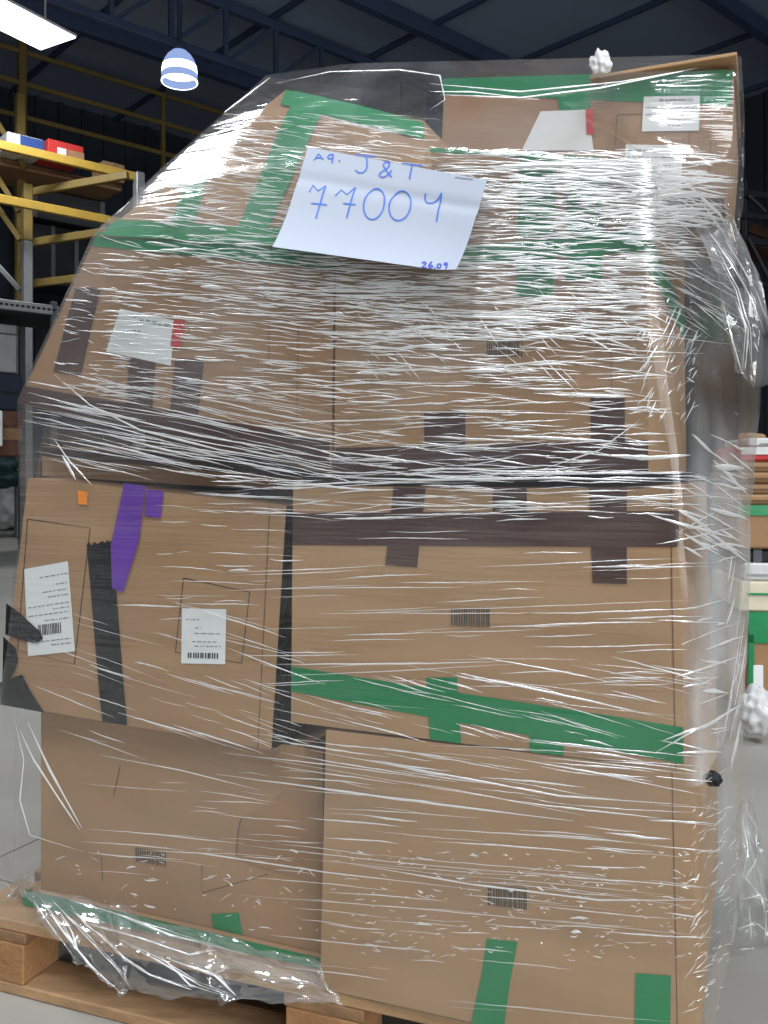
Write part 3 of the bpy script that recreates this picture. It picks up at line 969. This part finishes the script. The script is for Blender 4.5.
# ================================================================== STRETCH FILM
# pseudo supports: where the film is pulled out beyond the cartons
ZT = 1.0 + 0.765
def zpt(px, py, z=ZT):
    return at_z(px, py, z)
tl, tr_ = zpt(272, 76), zpt(736, 56)
slab = [tl, tr_, tl + FN * .25, tr_ + FN * .35]
bl_, br_ = front(138, 194, .02), front(733, 150, .28)
slab += [bl_, br_, bl_ + FN * .5, br_ + FN * .35]
slab += [zpt(350, 64, ZT + .004)]
HULL_SLAB = [tuple(x) for x in slab]
def hull_edges_slices(pts, z):
    """section of the convex hull of pts at height z (all pairwise segments)"""
    P = np.array(pts)
    out = []
    n = len(P)
    for i in range(n):
        for j in range(i + 1, n):
            a, b = P[i], P[j]
            if (a[2] - z) * (b[2] - z) <= 0 and abs(a[2] - b[2]) > 1e-6:
                t = (z - a[2]) / (b[2] - a[2])
                out.append((a[0] + (b[0] - a[0]) * t, a[1] + (b[1] - a[1]) * t))
            elif abs(a[2] - z) < 1e-4:
                out.append((a[0], a[1]))
    return out
pull = []
for (x, ya, yb, d) in ((744, 470, 600, 1.75), (736, 640, 1060, 1.75), (757, 300, 372, 1.75), (18, 730, 880, 1.86)):
    pull.append([tuple(at(x, ya, d)), tuple(at(x, yb, d)), tuple(at(x, ya, d) + FN * .05), tuple(at(x, yb, d) + FN * .05)])
SOL = HULL + [HULL_SLAB] + pull
def chull(P):
    P = sorted(set((round(x, 5), round(y, 5)) for x, y in P))
    def half(Q):
        h = []
        for p in Q:
            while len(h) > 1 and (h[-1][0] - h[-2][0]) * (p[1] - h[-2][1]) - (h[-1][1] - h[-2][1]) * (p[0] - h[-2][0]) <= 0:
                h.pop()
            h.append(p)
        return h
    a, b = half(P), half(P[::-1])
    return a[:-1] + b[:-1]
CEN = front(430, 470, .42)
NT, NZ = 460, 300
Z0 = 0.138
zs = np.linspace(Z0, ZT - 0.002, NZ)
th = np.linspace(0, 2 * np.pi, NT, endpoint=False)
dirs = np.stack([np.cos(th), np.sin(th)], 1)
Rg = np.zeros((NZ, NT))
for k, z in enumerate(zs):
    P = []
    for sol in SOL:
        P += hull_edges_slices(sol, z)
    H = np.array(chull(P)) - np.array([CEN.x, CEN.y])
    E = np.roll(H, -1, 0) - H
    Nn = np.stack([E[:, 1], -E[:, 0]], 1)
    Nn /= np.linalg.norm(Nn, axis=1, keepdims=True)
    dd = (Nn * H).sum(1) + 0.011
    if dd.min() < 0.12:          # a gap between the rows: bridged from its neighbours below
        Rg[k] = np.nan
        continue
    inv = (dirs @ Nn.T) / dd[None, :]
    Rg[k] = 1.0 / inv.max(1)
good = ~np.isnan(Rg[:, 0])
for t in range(NT):
    Rg[:, t] = np.interp(zs, zs[good], Rg[good, t])
print('FILM good rows', int(good.sum()), 'r', Rg.min(), Rg.max(), 'bad z', [round(float(z), 3) for z in zs[~good]])
# straight stretch between supports, lower body as a whole and the crown apart
def env(rows):
    z = zs[rows]
    for t in range(NT):
        r = Rg[rows, t]
        h = []
        for i in range(len(z)):
            while len(h) > 1 and (r[h[-1]] - r[h[-2]]) * (z[i] - z[h[-2]]) <= (r[i] - r[h[-2]]) * (z[h[-1]] - z[h[-2]]):
                h.pop()
            h.append(i)
        Rg[rows, t] = np.interp(z, z[h], r[h])
lo = np.where(zs < 1.42)[0]
for a_, b_ in ((Z0, 0.60), (0.5, 1.02), (0.9, 1.42)):
    env(np.where((zs >= a_) & (zs < b_))[0])
env(np.where(zs > 1.36)[0])
for _ in range(2):
    Rg = (Rg + np.roll(Rg, 1, 1) + np.roll(Rg, -1, 1)) / 3
# smooth without sinking into the supports
for _ in range(3):
    R2 = Rg.copy()
    R2[1:-1] = (Rg[:-2] + Rg[1:-1] + Rg[2:]) / 3
    Rg = np.maximum(R2, Rg - 0.001)
Xg = CEN.x + Rg * dirs[None, :, 0]
Yg = CEN.y + Rg * dirs[None, :, 1]
Zg = np.repeat(zs[:, None], NT, 1)
# soft waves in the sheet itself
V = np.stack([Xg, Yg, Zg], -1).reshape(-1, 3)
wav = np.zeros(len(V))
for i in range(26):
    kz = nrng.uniform(20, 90)
    kt = nrng.uniform(-6, 6)
    ph = nrng.uniform(0, 6.28)
    wav += np.sin(V[:, 2] * kz + np.tile(th, NZ) * kt + ph + 1.2 * np.sin(np.tile(th, NZ) * nrng.integers(2, 9) + i)) / 26 ** .5
V[:, 0] += wav * 0.0011 * np.tile(dirs[:, 0], NZ)
V[:, 1] += wav * 0.0011 * np.tile(dirs[:, 1], NZ)
idx = np.arange(NZ * NT).reshape(NZ, NT)
a_, b_ = idx[:-1], np.roll(idx, -1, 1)[:-1]
c_, d_ = np.roll(idx, -1, 1)[1:], idx[1:]
quads = np.stack([a_, b_, c_, d_], -1).reshape(-1, 4)
film = thing('stretch_film', (CEN.x, CEN.y, Z0), 'clear stretch film wound in many streaky layers around the whole load', 'stretch film')
def film_mesh(name, V, quads, UV, rip, m, extra_faces=None, haze=None):
    base = np.array(wloc(film))
    me = bpy.data.meshes.new(name)
    fc = [tuple(int(x) for x in q) for q in quads] + (extra_faces or [])
    me.from_pydata((V - base).tolist(), [], fc)
    me.materials.append(m)
    uvl = me.uv_layers.new(name='UVMap')
    li = np.zeros(len(me.loops), dtype=np.int32)
    me.loops.foreach_get('vertex_index', li)
    uvl.data.foreach_set('uv', UV[li].astype(np.float32).ravel())
    at_ = me.attributes.new('ripple', 'FLOAT', 'POINT')
    at_.data.foreach_set('value', rip.astype(np.float32))
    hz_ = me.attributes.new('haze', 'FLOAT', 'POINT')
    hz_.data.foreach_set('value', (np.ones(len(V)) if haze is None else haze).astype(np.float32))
    me.polygons.foreach_set('use_smooth', [True] * len(me.polygons))
    me.update()
    o = bpy.data.objects.new(name, me)
    COL.objects.link(o)
    o.parent = film
    return o
UV = np.stack([np.tile(th * 0.75, NZ), V[:, 2]], 1)
# how strongly the layers are rippled with height
rip_z = np.interp(V[:, 2], [0.08, 0.3, 0.55, 0.62, 0.85, 0.95, 1.05, 1.2, 1.35, 1.55, 1.66, 1.77], [.45, .5, .55, .5, .5, .7, .8, .9, 1.0, 1.0, .8, .6])
fpx = CX + F * V[:, 0] / np.maximum(V[:, 1], .3)
fpy = HOR - F * (V[:, 2] - CH) / np.maximum(V[:, 1], .3)
side = np.clip((fpx - np.where(V[:, 2] < .56, 712, 684)) / 16, 0, 1) * np.clip((1.12 - V[:, 2]) / .1, 0, 1) * np.where(V[:, 2] < .56, .35, 1.0)  # milky right side stands in for bright reflections
# white glare below the top carton, painted into the film's haze
glare = np.exp(-((fpx - 640) / 75) ** 2 - ((fpy - 192 - .1 * (fpx - 640)) / 24) ** 2) * (V[:, 1] < 1.75)
corner = np.exp(-((fpx - (646 + (fpy - 200) * .078)) / 16) ** 2) * (V[:, 1] < 1.6)   # ripple and gloss cut here to hide the corner's bright reflection
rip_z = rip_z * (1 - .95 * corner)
haze_z = np.interp(V[:, 2], [0.13, 0.5, 0.6, 0.9, 1.0, 1.2, 1.35, 1.5, 1.62, 1.7], [.03, .04, .03, .03, .05, .09, .13, .12, .05, .05]) + .3 * side + .35 * glare
cap_c = len(V)
ring = idx[-1]
V2 = np.vstack([V, [[CEN.x, CEN.y, ZT + .004]]])
UV2 = np.vstack([UV, [[0, 0]]])
rip2 = np.append(rip_z, .4)
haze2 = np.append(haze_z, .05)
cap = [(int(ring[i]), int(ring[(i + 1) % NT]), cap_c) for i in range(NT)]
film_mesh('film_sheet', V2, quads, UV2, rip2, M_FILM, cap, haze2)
BVH = BVHTree.FromPolygons([Vector(x) for x in V2], [tuple(int(x) for x in q) for q in quads] + cap)
O = Vector((0, 0, CH))
def on_film(px, py, lift=0.0015, bvh=None):
    r = ray(px, py).normalized()
    p, n, i, d = (bvh or BVH).ray_cast(O, r)
    if p is None:
        return None
    if n.dot(r) > 0:
        n = -n
    return p + n * lift, n

# creases: ridges where the film has folded over itself
CV, CF = [], []
def crease(pts, wid, hgt=None, bvh=None):
    """pts in picture px, wid in m"""
    P, Nr = [], []
    for x, y in pts:
        h = on_film(x, y, 0.0006, bvh)
        if h is None:
            break
        if P and (h[0] - P[-1]).length > 0.09:
            break
        P.append(h[0])
        Nr.append(h[1])
    if len(P) < 3:
        return
    b = len(CV)
    n = len(P)
    for i in range(n):
        t = (P[min(n - 1, i + 1)] - P[max(0, i - 1)]).normalized()
        s_ = Nr[i].cross(t).normalized()
        e = math.sin(math.pi * (i + .35) / (n - .3))
        wv = wid * max(.12, e) * rnd.uniform(.7, 1.15)
        CV.extend([P[i] + s_ * wv * .5, P[i] + Nr[i] * wv * (hgt or .45), P[i] - s_ * wv * .5])
    for i in range(n - 1):
        o = b + 3 * i
        CF.append((o, o + 1, o + 4, o + 3))
        CF.append((o + 1, o + 2, o + 5, o + 4))
def crease_field(x0, x1, y0, y1, n, ln, slope, sd, wid, wob=0.6, poly=None):
    for _ in range(n):
        x, y = rnd.uniform(x0, x1), rnd.uniform(y0, y1)
        l = ln * rnd.lognormvariate(0, .55)
        sl = slope(x, y) if callable(slope) else slope
        sl += rnd.gauss(0, sd)
        k = max(4, min(16, int(l / 6)))
        ph = rnd.uniform(0, 6)
        pts = []
        for i in range(k + 1):
            t = i / k - .5
            pts.append((x + l * t / math.sqrt(1 + sl * sl), y + sl * l * t / math.sqrt(1 + sl * sl) + wob * math.sin(ph + t * 5) + rnd.gauss(0, .15)))
        crease(pts, wid * rnd.lognormvariate(0, .45))
W1 = 0.0015
crease_field(150, 430, 115, 262, 560, 28, .10, .05, W1 * 1.1)
crease_field(440, 700, 150, 262, 520, 34, .03, .05, W1 * 1.25)
crease_field(560, 720, 160, 225, 130, 34, .05, .1, W1 * 2)
crease_field(110, 335, 255, 400, 340, 32, .08, .04, W1 * 1.1)
crease_field(335, 650, 262, 340, 480, 38, .03, .04, W1 * 1.1)
crease_field(335, 650, 330, 475, 330, 44, .02, .07, W1)
crease_field(335, 640, 290, 380, 50, 18, .9, .3, W1 * .8)
crease_field(40, 335, 385, 478, 130, 80, .20, .04, W1)
crease_field(230, 690, 470, 520, 110, 60, .01, .05, W1)
crease_field(150, 290, 500, 620, 30, 34, .03, .03, W1 * .8)
crease_field(292, 676, 530, 690, 55, 95, -.03, .015, W1 * .8)
crease_field(60, 300, 610, 745, 50, 60, .32, .05, W1 * .8)
crease_field(290, 690, 665, 760, 60, 66, .22, .06, W1 * .8)
crease_field(320, 700, 745, 810, 42, 100, .14, .04, W1)
crease_field(320, 690, 810, 935, 60, 85, .09, .015, W1 * .75)
crease_field(330, 690, 850, 960, 240, 6, .1, .2, W1 * .8)
crease_field(320, 640, 930, 1015, 12, 70, .10, .03, W1 * .7)
crease_field(120, 325, 770, 880, 26, 55, .08, .03, W1 * .7)
crease_field(60, 320, 850, 930, 60, 6, .2, .6, W1 * 1.0)
crease_field(640, 700, 300, 420, 90, 12, -1.8, .9, W1 * .8)
crease_field(650, 740, 200, 330, 80, 30, .55, .2, W1)
crease_field(690, 742, 440, 560, 34, 40, .5, .2, W1 * 2.4)
crease_field(690, 740, 520, 780, 30, 40, -.3, .2, W1 * 2.2)
crease_field(725, 742, 560, 780, 14, 60, -6, 2, W1 * 2.2)
crease_field(690, 735, 800, 1010, 120, 8, -.9, .5, W1 * .8)
crease_field(440, 725, 150, 215, 40, 60, -.02, .06, W1 * 1.8)
crease_field(60, 140, 240, 400, 60, 16, .15, .15, W1)
def densify(pts):
    dp = []
    for i in range(len(pts) - 1):
        for t in np.linspace(0, 1, 7)[:-1]:
            dp.append((pts[i][0] * (1 - t) + pts[i + 1][0] * t, pts[i][1] * (1 - t) + pts[i + 1][1] * t))
    return dp + [pts[-1]]
# named long folds that stand out
for pts, wd in (([(560, 163), (600, 168), (640, 170), (690, 160), (715, 155)], .006), ([(545, 168), (590, 176), (650, 172), (698, 166)], .008),
                ([(640, 172), (680, 178), (720, 215), (727, 228)], .006), ([(440, 95), (520, 98), (600, 88), (680, 72), (735, 58)], .004),
                ([(430, 84), (520, 92), (620, 82), (735, 62)], .004), ([(275, 84), (330, 72), (400, 70), (440, 76), (445, 100), (430, 110)], .003),
                ([(735, 62), (732, 110), (728, 170), (724, 220)], .005), ([(430, 92), (470, 92), (540, 100)], .003),
                ([(55, 375), (90, 405), (140, 430), (220, 450), (330, 468)], .004), ([(30, 402), (100, 412), (200, 436), (330, 458)], .003),
                ([(55, 440), (70, 462), (92, 485)], .004), ([(62, 455), (76, 480)], .007),
                ([(20, 730), (34, 760), (60, 800), (80, 830)], .005), ([(28, 722), (50, 770), (82, 828)], .006),
                ([(15, 720), (24, 760), (20, 800), (30, 835), (85, 852)], .003), ([(180, 140), (150, 180), (130, 205)], .003), ([(270, 78), (215, 120), (180, 150), (172, 175)], .004),
                ([(700, 200), (735, 250), (755, 290), (760, 330)], .006), ([(712, 215), (745, 270), (750, 330), (742, 380)], .004),
                ([(640, 420), (600, 450), (540, 470)], .002), ([(600, 455), (650, 458), (690, 455)], .008), ([(300, 476), (420, 480), (560, 478), (680, 482)], .004),
                ([(140, 850), (200, 853), (260, 862), (325, 872), (480, 890)], .003), ([(310, 750), (420, 770), (560, 796), (690, 805)], .003),
                ([(330, 860), (470, 884), (600, 900), (700, 900)], .003), ([(100, 755), (180, 770), (260, 790)], .002)):
    crease(densify(pts), wd)

LOOSE = []
# loose flaps of film: sheets hung between points in space
def loose_sheet(name, ctrl, nu, nv, amp, seed, freq=9.0, m=None):
    """ctrl: grid (rows) of points"""
    R_, C_ = len(ctrl), len(ctrl[0])
    V, UVs = [], []
    for j in range(nv + 1):
        for i in range(nu + 1):
            u, v = i / nu * (C_ - 1), j / nv * (R_ - 1)
            a, b = min(int(u), C_ - 2), min(int(v), R_ - 2)
            fu, fv = u - a, v - b
            fu, fv = fu * fu * (3 - 2 * fu), fv * fv * (3 - 2 * fv)
            p = (ctrl[b][a] * (1 - fu) + ctrl[b][a + 1] * fu) * (1 - fv) + (ctrl[b + 1][a] * (1 - fu) + ctrl[b + 1][a + 1] * fu) * fv
            q = Vector((i / nu * freq, j / nv * freq * .35, seed))
            k = noise.noise(q) + .5 * abs(noise.noise(q * 2.3)) + .3 * noise.noise(q * 5)
            p = p + Vector((noise.noise(q + Vector((9, 0, 0))) * .4, -k, noise.noise(q + Vector((0, 9, 0))) * .4)) * amp
            V.append(tuple(p))
            UVs.append((i / nu * .4, j / nv * .4))
    V = np.array(V)
    o = film_mesh(name, V, np.array(grid_faces(nu, nv)), np.array(UVs), np.ones(len(V)), m or M_LOOSE)
    LOOSE.append(BVHTree.FromPolygons([Vector(x) for x in V], grid_faces(nu, nv)))
    return o
# skirt over the pallet's left front
loose_sheet('loose_film', [[at_z(22, 888, .19), front(110, 905, -.01), front(210, 930, -.01), front(322, 965, -.01)],
                           [front(40, 915, -.03), front(120, 945, -.035), front(215, 968, -.03), front(330, 985, -.02)],
                           [front(75, 960, -.04), front(125, 995, -.05), front(220, 1000, -.04), front(345, 1005, -.03)]], 60, 40, 0.022, 3.3, 12)
# tail spilling off the left corner
loose_sheet('loose_film', [[at_z(28, 872, .22), at_z(40, 885, .2)], [at(12, 890, 1.82), at(30, 900, 1.8)], [at(-12, 915, 1.8), at(6, 925, 1.78)]], 20, 30, 0.02, 8.1, 6)
# loose wrap at the upper right
loose_sheet('loose_film', [[at(690, 205, 1.5), at(722, 205, 1.62), at(728, 215, 1.8)],
                           [at(715, 270, 1.45), at(748, 270, 1.6), at(757, 275, 1.85)],
                           [at(725, 330, 1.45), at(760, 330, 1.6), at(772, 335, 1.85)],
                           [at(735, 372, 1.5), at(752, 388, 1.6), at(774, 380, 1.85)]], 40, 50, 0.02, 5.7, 9)
# crumpled tail beside the pallet on the right
loose_sheet('loose_film', [[at(742, 800, 1.85), at(750, 790, 1.9), at(752, 805, 2.0)],
                           [at(738, 850, 1.85), at(758, 845, 1.9), at(756, 855, 2.05)],
                           [at(735, 900, 1.85), at(768, 905, 1.9), at(766, 900, 2.05)],
                           [at(735, 960, 1.85), at(775, 950, 1.9), at(780, 950, 2.05)]], 36, 50, 0.03, 15.2, 9)
for k_, lines in ((0, ([(33, 900), (50, 925), (66, 950), (82, 966)], [(40, 897), (62, 930), (90, 965), (126, 998)], [(52, 900), (84, 934), (118, 970), (140, 1000)],
                       [(70, 905), (86, 925), (108, 940)], [(100, 935), (124, 958), (150, 975), (192, 990)], [(120, 940), (160, 962), (200, 985), (250, 1003)],
                       [(160, 955), (190, 985), (240, 1000), (300, 1004)], [(165, 958), (215, 975), (240, 1000)], [(90, 925), (140, 938), (190, 955), (215, 950)],
                       [(60, 912), (72, 932), (78, 950), (70, 945)], [(110, 995), (180, 1000), (260, 1005), (330, 1006)], [(70, 900), (120, 915), (170, 935), (250, 955)])),
                  (1, ([(30, 875), (15, 895), (2, 912)], [(34, 880), (22, 898), (8, 915)], [(26, 878), (8, 897)])),
                  (2, ([(700, 220), (730, 262), (752, 300), (765, 335)], [(715, 245), (738, 290), (750, 330), (752, 375)], [(725, 240), (755, 290), (768, 325)],
                       [(735, 300), (748, 330), (745, 370)], [(722, 300), (735, 350), (745, 385)], [(710, 260), (722, 300), (728, 340)], [(756, 340), (766, 372)])),
                  (3, ([(745, 805), (756, 830), (757, 858), (745, 880)], [(742, 815), (748, 850), (740, 890)], [(740, 900), (760, 895), (766, 915), (765, 945)],
                       [(738, 930), (755, 922), (765, 930)], [(740, 950), (767, 946)], [(748, 905), (752, 940)], [(738, 870), (752, 885), (766, 905)]))):
    for ln in lines:
        crease(densify(ln), rnd.uniform(.002, .0045), None, LOOSE[k_])
        crease(densify([(x + rnd.uniform(-4, 4), y + rnd.uniform(-3, 3)) for x, y in ln]), rnd.uniform(.001, .002), None, LOOSE[k_])
co = mesh_obj('film_crease', CV, CF, M_CREASE, film, True)
co['kind'] = 'stuff'
# dark bunched knot at the lower right corner
kb = blob('film_bunch', on_film(712, 779, .002)[0], .012, .008, .010, M_BLK, '', '', 31, .45, film, 4, 1.8)

# ================================================================== HANDWRITTEN SIGN
SQ = [(308, 147), (487, 180), (461, 276), (276, 250)]
sp = [on_film(x, y, .006)[0] for x, y in SQ]
# keep the sheet clear of the film
ssurf = Surf(*sp, bulge=0.0)
mx = 0
for i in range(11):
    for j in range(11):
        x, y = lerp2(SQ, i / 10, j / 10)
        h = on_film(x, y, 0)[0]
        u, v = ssurf.uv(x, y)
        mx = max(mx, (h - ssurf.pos(u, v)).dot(ssurf.n))
sp = [p + ssurf.n * (mx + .012) for p in sp]
sp = [at(*SQ[i], sp[i].y) for i in range(4)]
class SignSurf(Surf):
    def pos(s, u, v, lift=0.0):
        tl, tr, br, bl = s.c
        p = (tl * (1 - u) + tr * u) * (1 - v) + (bl * (1 - u) + br * u) * v
        curl = 0.012 * max(0, v - .55) ** 2 / .2 + 0.012 * max(0, u - .85) ** 2 / .0225 * v - .0025 * math.exp(-((v - .3) / .05) ** 2)
        return p + s.n * (lift + curl)
ss = SignSurf(*sp)
base = (sp[2] + sp[3]) / 2
sign = thing('paper_sign', base, 'white paper sign with blue handwritten numbers stuck on the film', 'sign')
n = 28
SV = [ss.pos(i / n, j / n, 0) for j in range(n + 1) for i in range(n + 1)]
nb = len(SV)
SV += [ss.pos(i / n, j / n, -.0006) for j in range(n + 1) for i in range(n + 1)]
SF = grid_faces(n, n) + [tuple(reversed(f)) for f in grid_faces(n, n, nb)]
mesh_obj('sheet', SV, SF, M_SIGN, sign, True)
def Zp(pts):
    return [(300 + x / 4.042, 130 + y / 4.042) for x, y in pts]
def ell(cx, cy, rx, ry, tilt=0.0, n=22):
    return [(cx + rx * math.cos(t) - tilt * ry * math.sin(t), cy + ry * math.sin(t)) for t in np.linspace(-1.4, 2 * math.pi - 1.3, n)]
pen = [[(38, 250), (50, 220), (72, 245), (102, 222)], [(102, 222), (86, 285), (66, 362)], [(46, 297), (110, 303)],
       [(143, 266), (165, 240), (190, 260), (222, 228)], [(222, 228), (206, 290), (190, 356)], [(175, 297), (226, 302)],
       ell(300, 299, 42, 64, .12), ell(405, 307, 44, 60, .12),
       [(510, 258), (503, 280), (516, 296), (540, 294), (562, 280), (576, 257)], [(576, 257), (562, 320), (552, 372)],
       [(220, 96), (305, 108)], [(267, 104), (272, 150), (258, 170), (238, 173), (222, 160)],
       [(372, 192), (345, 160), (335, 140), (348, 126), (366, 135), (356, 155), (328, 170), (318, 182), (330, 192), (350, 188), (372, 164)],
       [(413, 136), (502, 150)], [(456, 142), (444, 202)],
       [(52, 116), (70, 88), (90, 114)], [(60, 106), (84, 104)], [(132, 94), (116, 92), (106, 102), (113, 112), (128, 107), (130, 96), (126, 130)], [(156, 120)]]
def smooth_st(st):
    if len(st) < 3:
        return st
    for _ in range(2):
        o = [st[0]]
        for i in range(len(st) - 1):
            (x0, y0), (x1, y1) = st[i], st[i + 1]
            o += [(x0 * .75 + x1 * .25, y0 * .75 + y1 * .25), (x0 * .25 + x1 * .75, y0 * .25 + y1 * .75)]
        o.append(st[-1])
        st = o
    return st
def sharp(st, ids=(0, 3)):
    return st
for nm, ids in (('digit', (0, 1, 2)), ('digit', (3, 4, 5)), ('digit', (6,)), ('digit', (7,)), ('digit', (8, 9)), ('letter', (10, 11)), ('ampersand', (12,)),
                ('letter', (13, 14)), ('letter', (15, 16)), ('letter', (17,)), ('full_stop', (18,))):
    ribbons(nm, ss, [Zp(pen[i] if i in (0, 3, 15) else smooth_st(pen[i])) for i in ids], 1.45, M_BLUEPEN, sign, 0.0008)
dt = [[(499, 546), (508, 539), (516, 545), (510, 556), (499, 566), (520, 566)], [(538, 538), (526, 552), (528, 566), (541, 565), (542, 555), (528, 556)], [(552, 567)],
      ell(568, 558, 8, 10, 0, 12), [(600, 546), (590, 545), (588, 554), (598, 556), (602, 546), (602, 560), (598, 575)]]
for st in dt:
    ribbons('date_digit', ss, [Zp(smooth_st(st))], 1.5, M_DARKPEN, sign, 0.0008)
ribbons('printed_line', ss, [Zp([(632, 198), (706, 208)])], 0.7, M_GREYINK, sign, 0.0008)
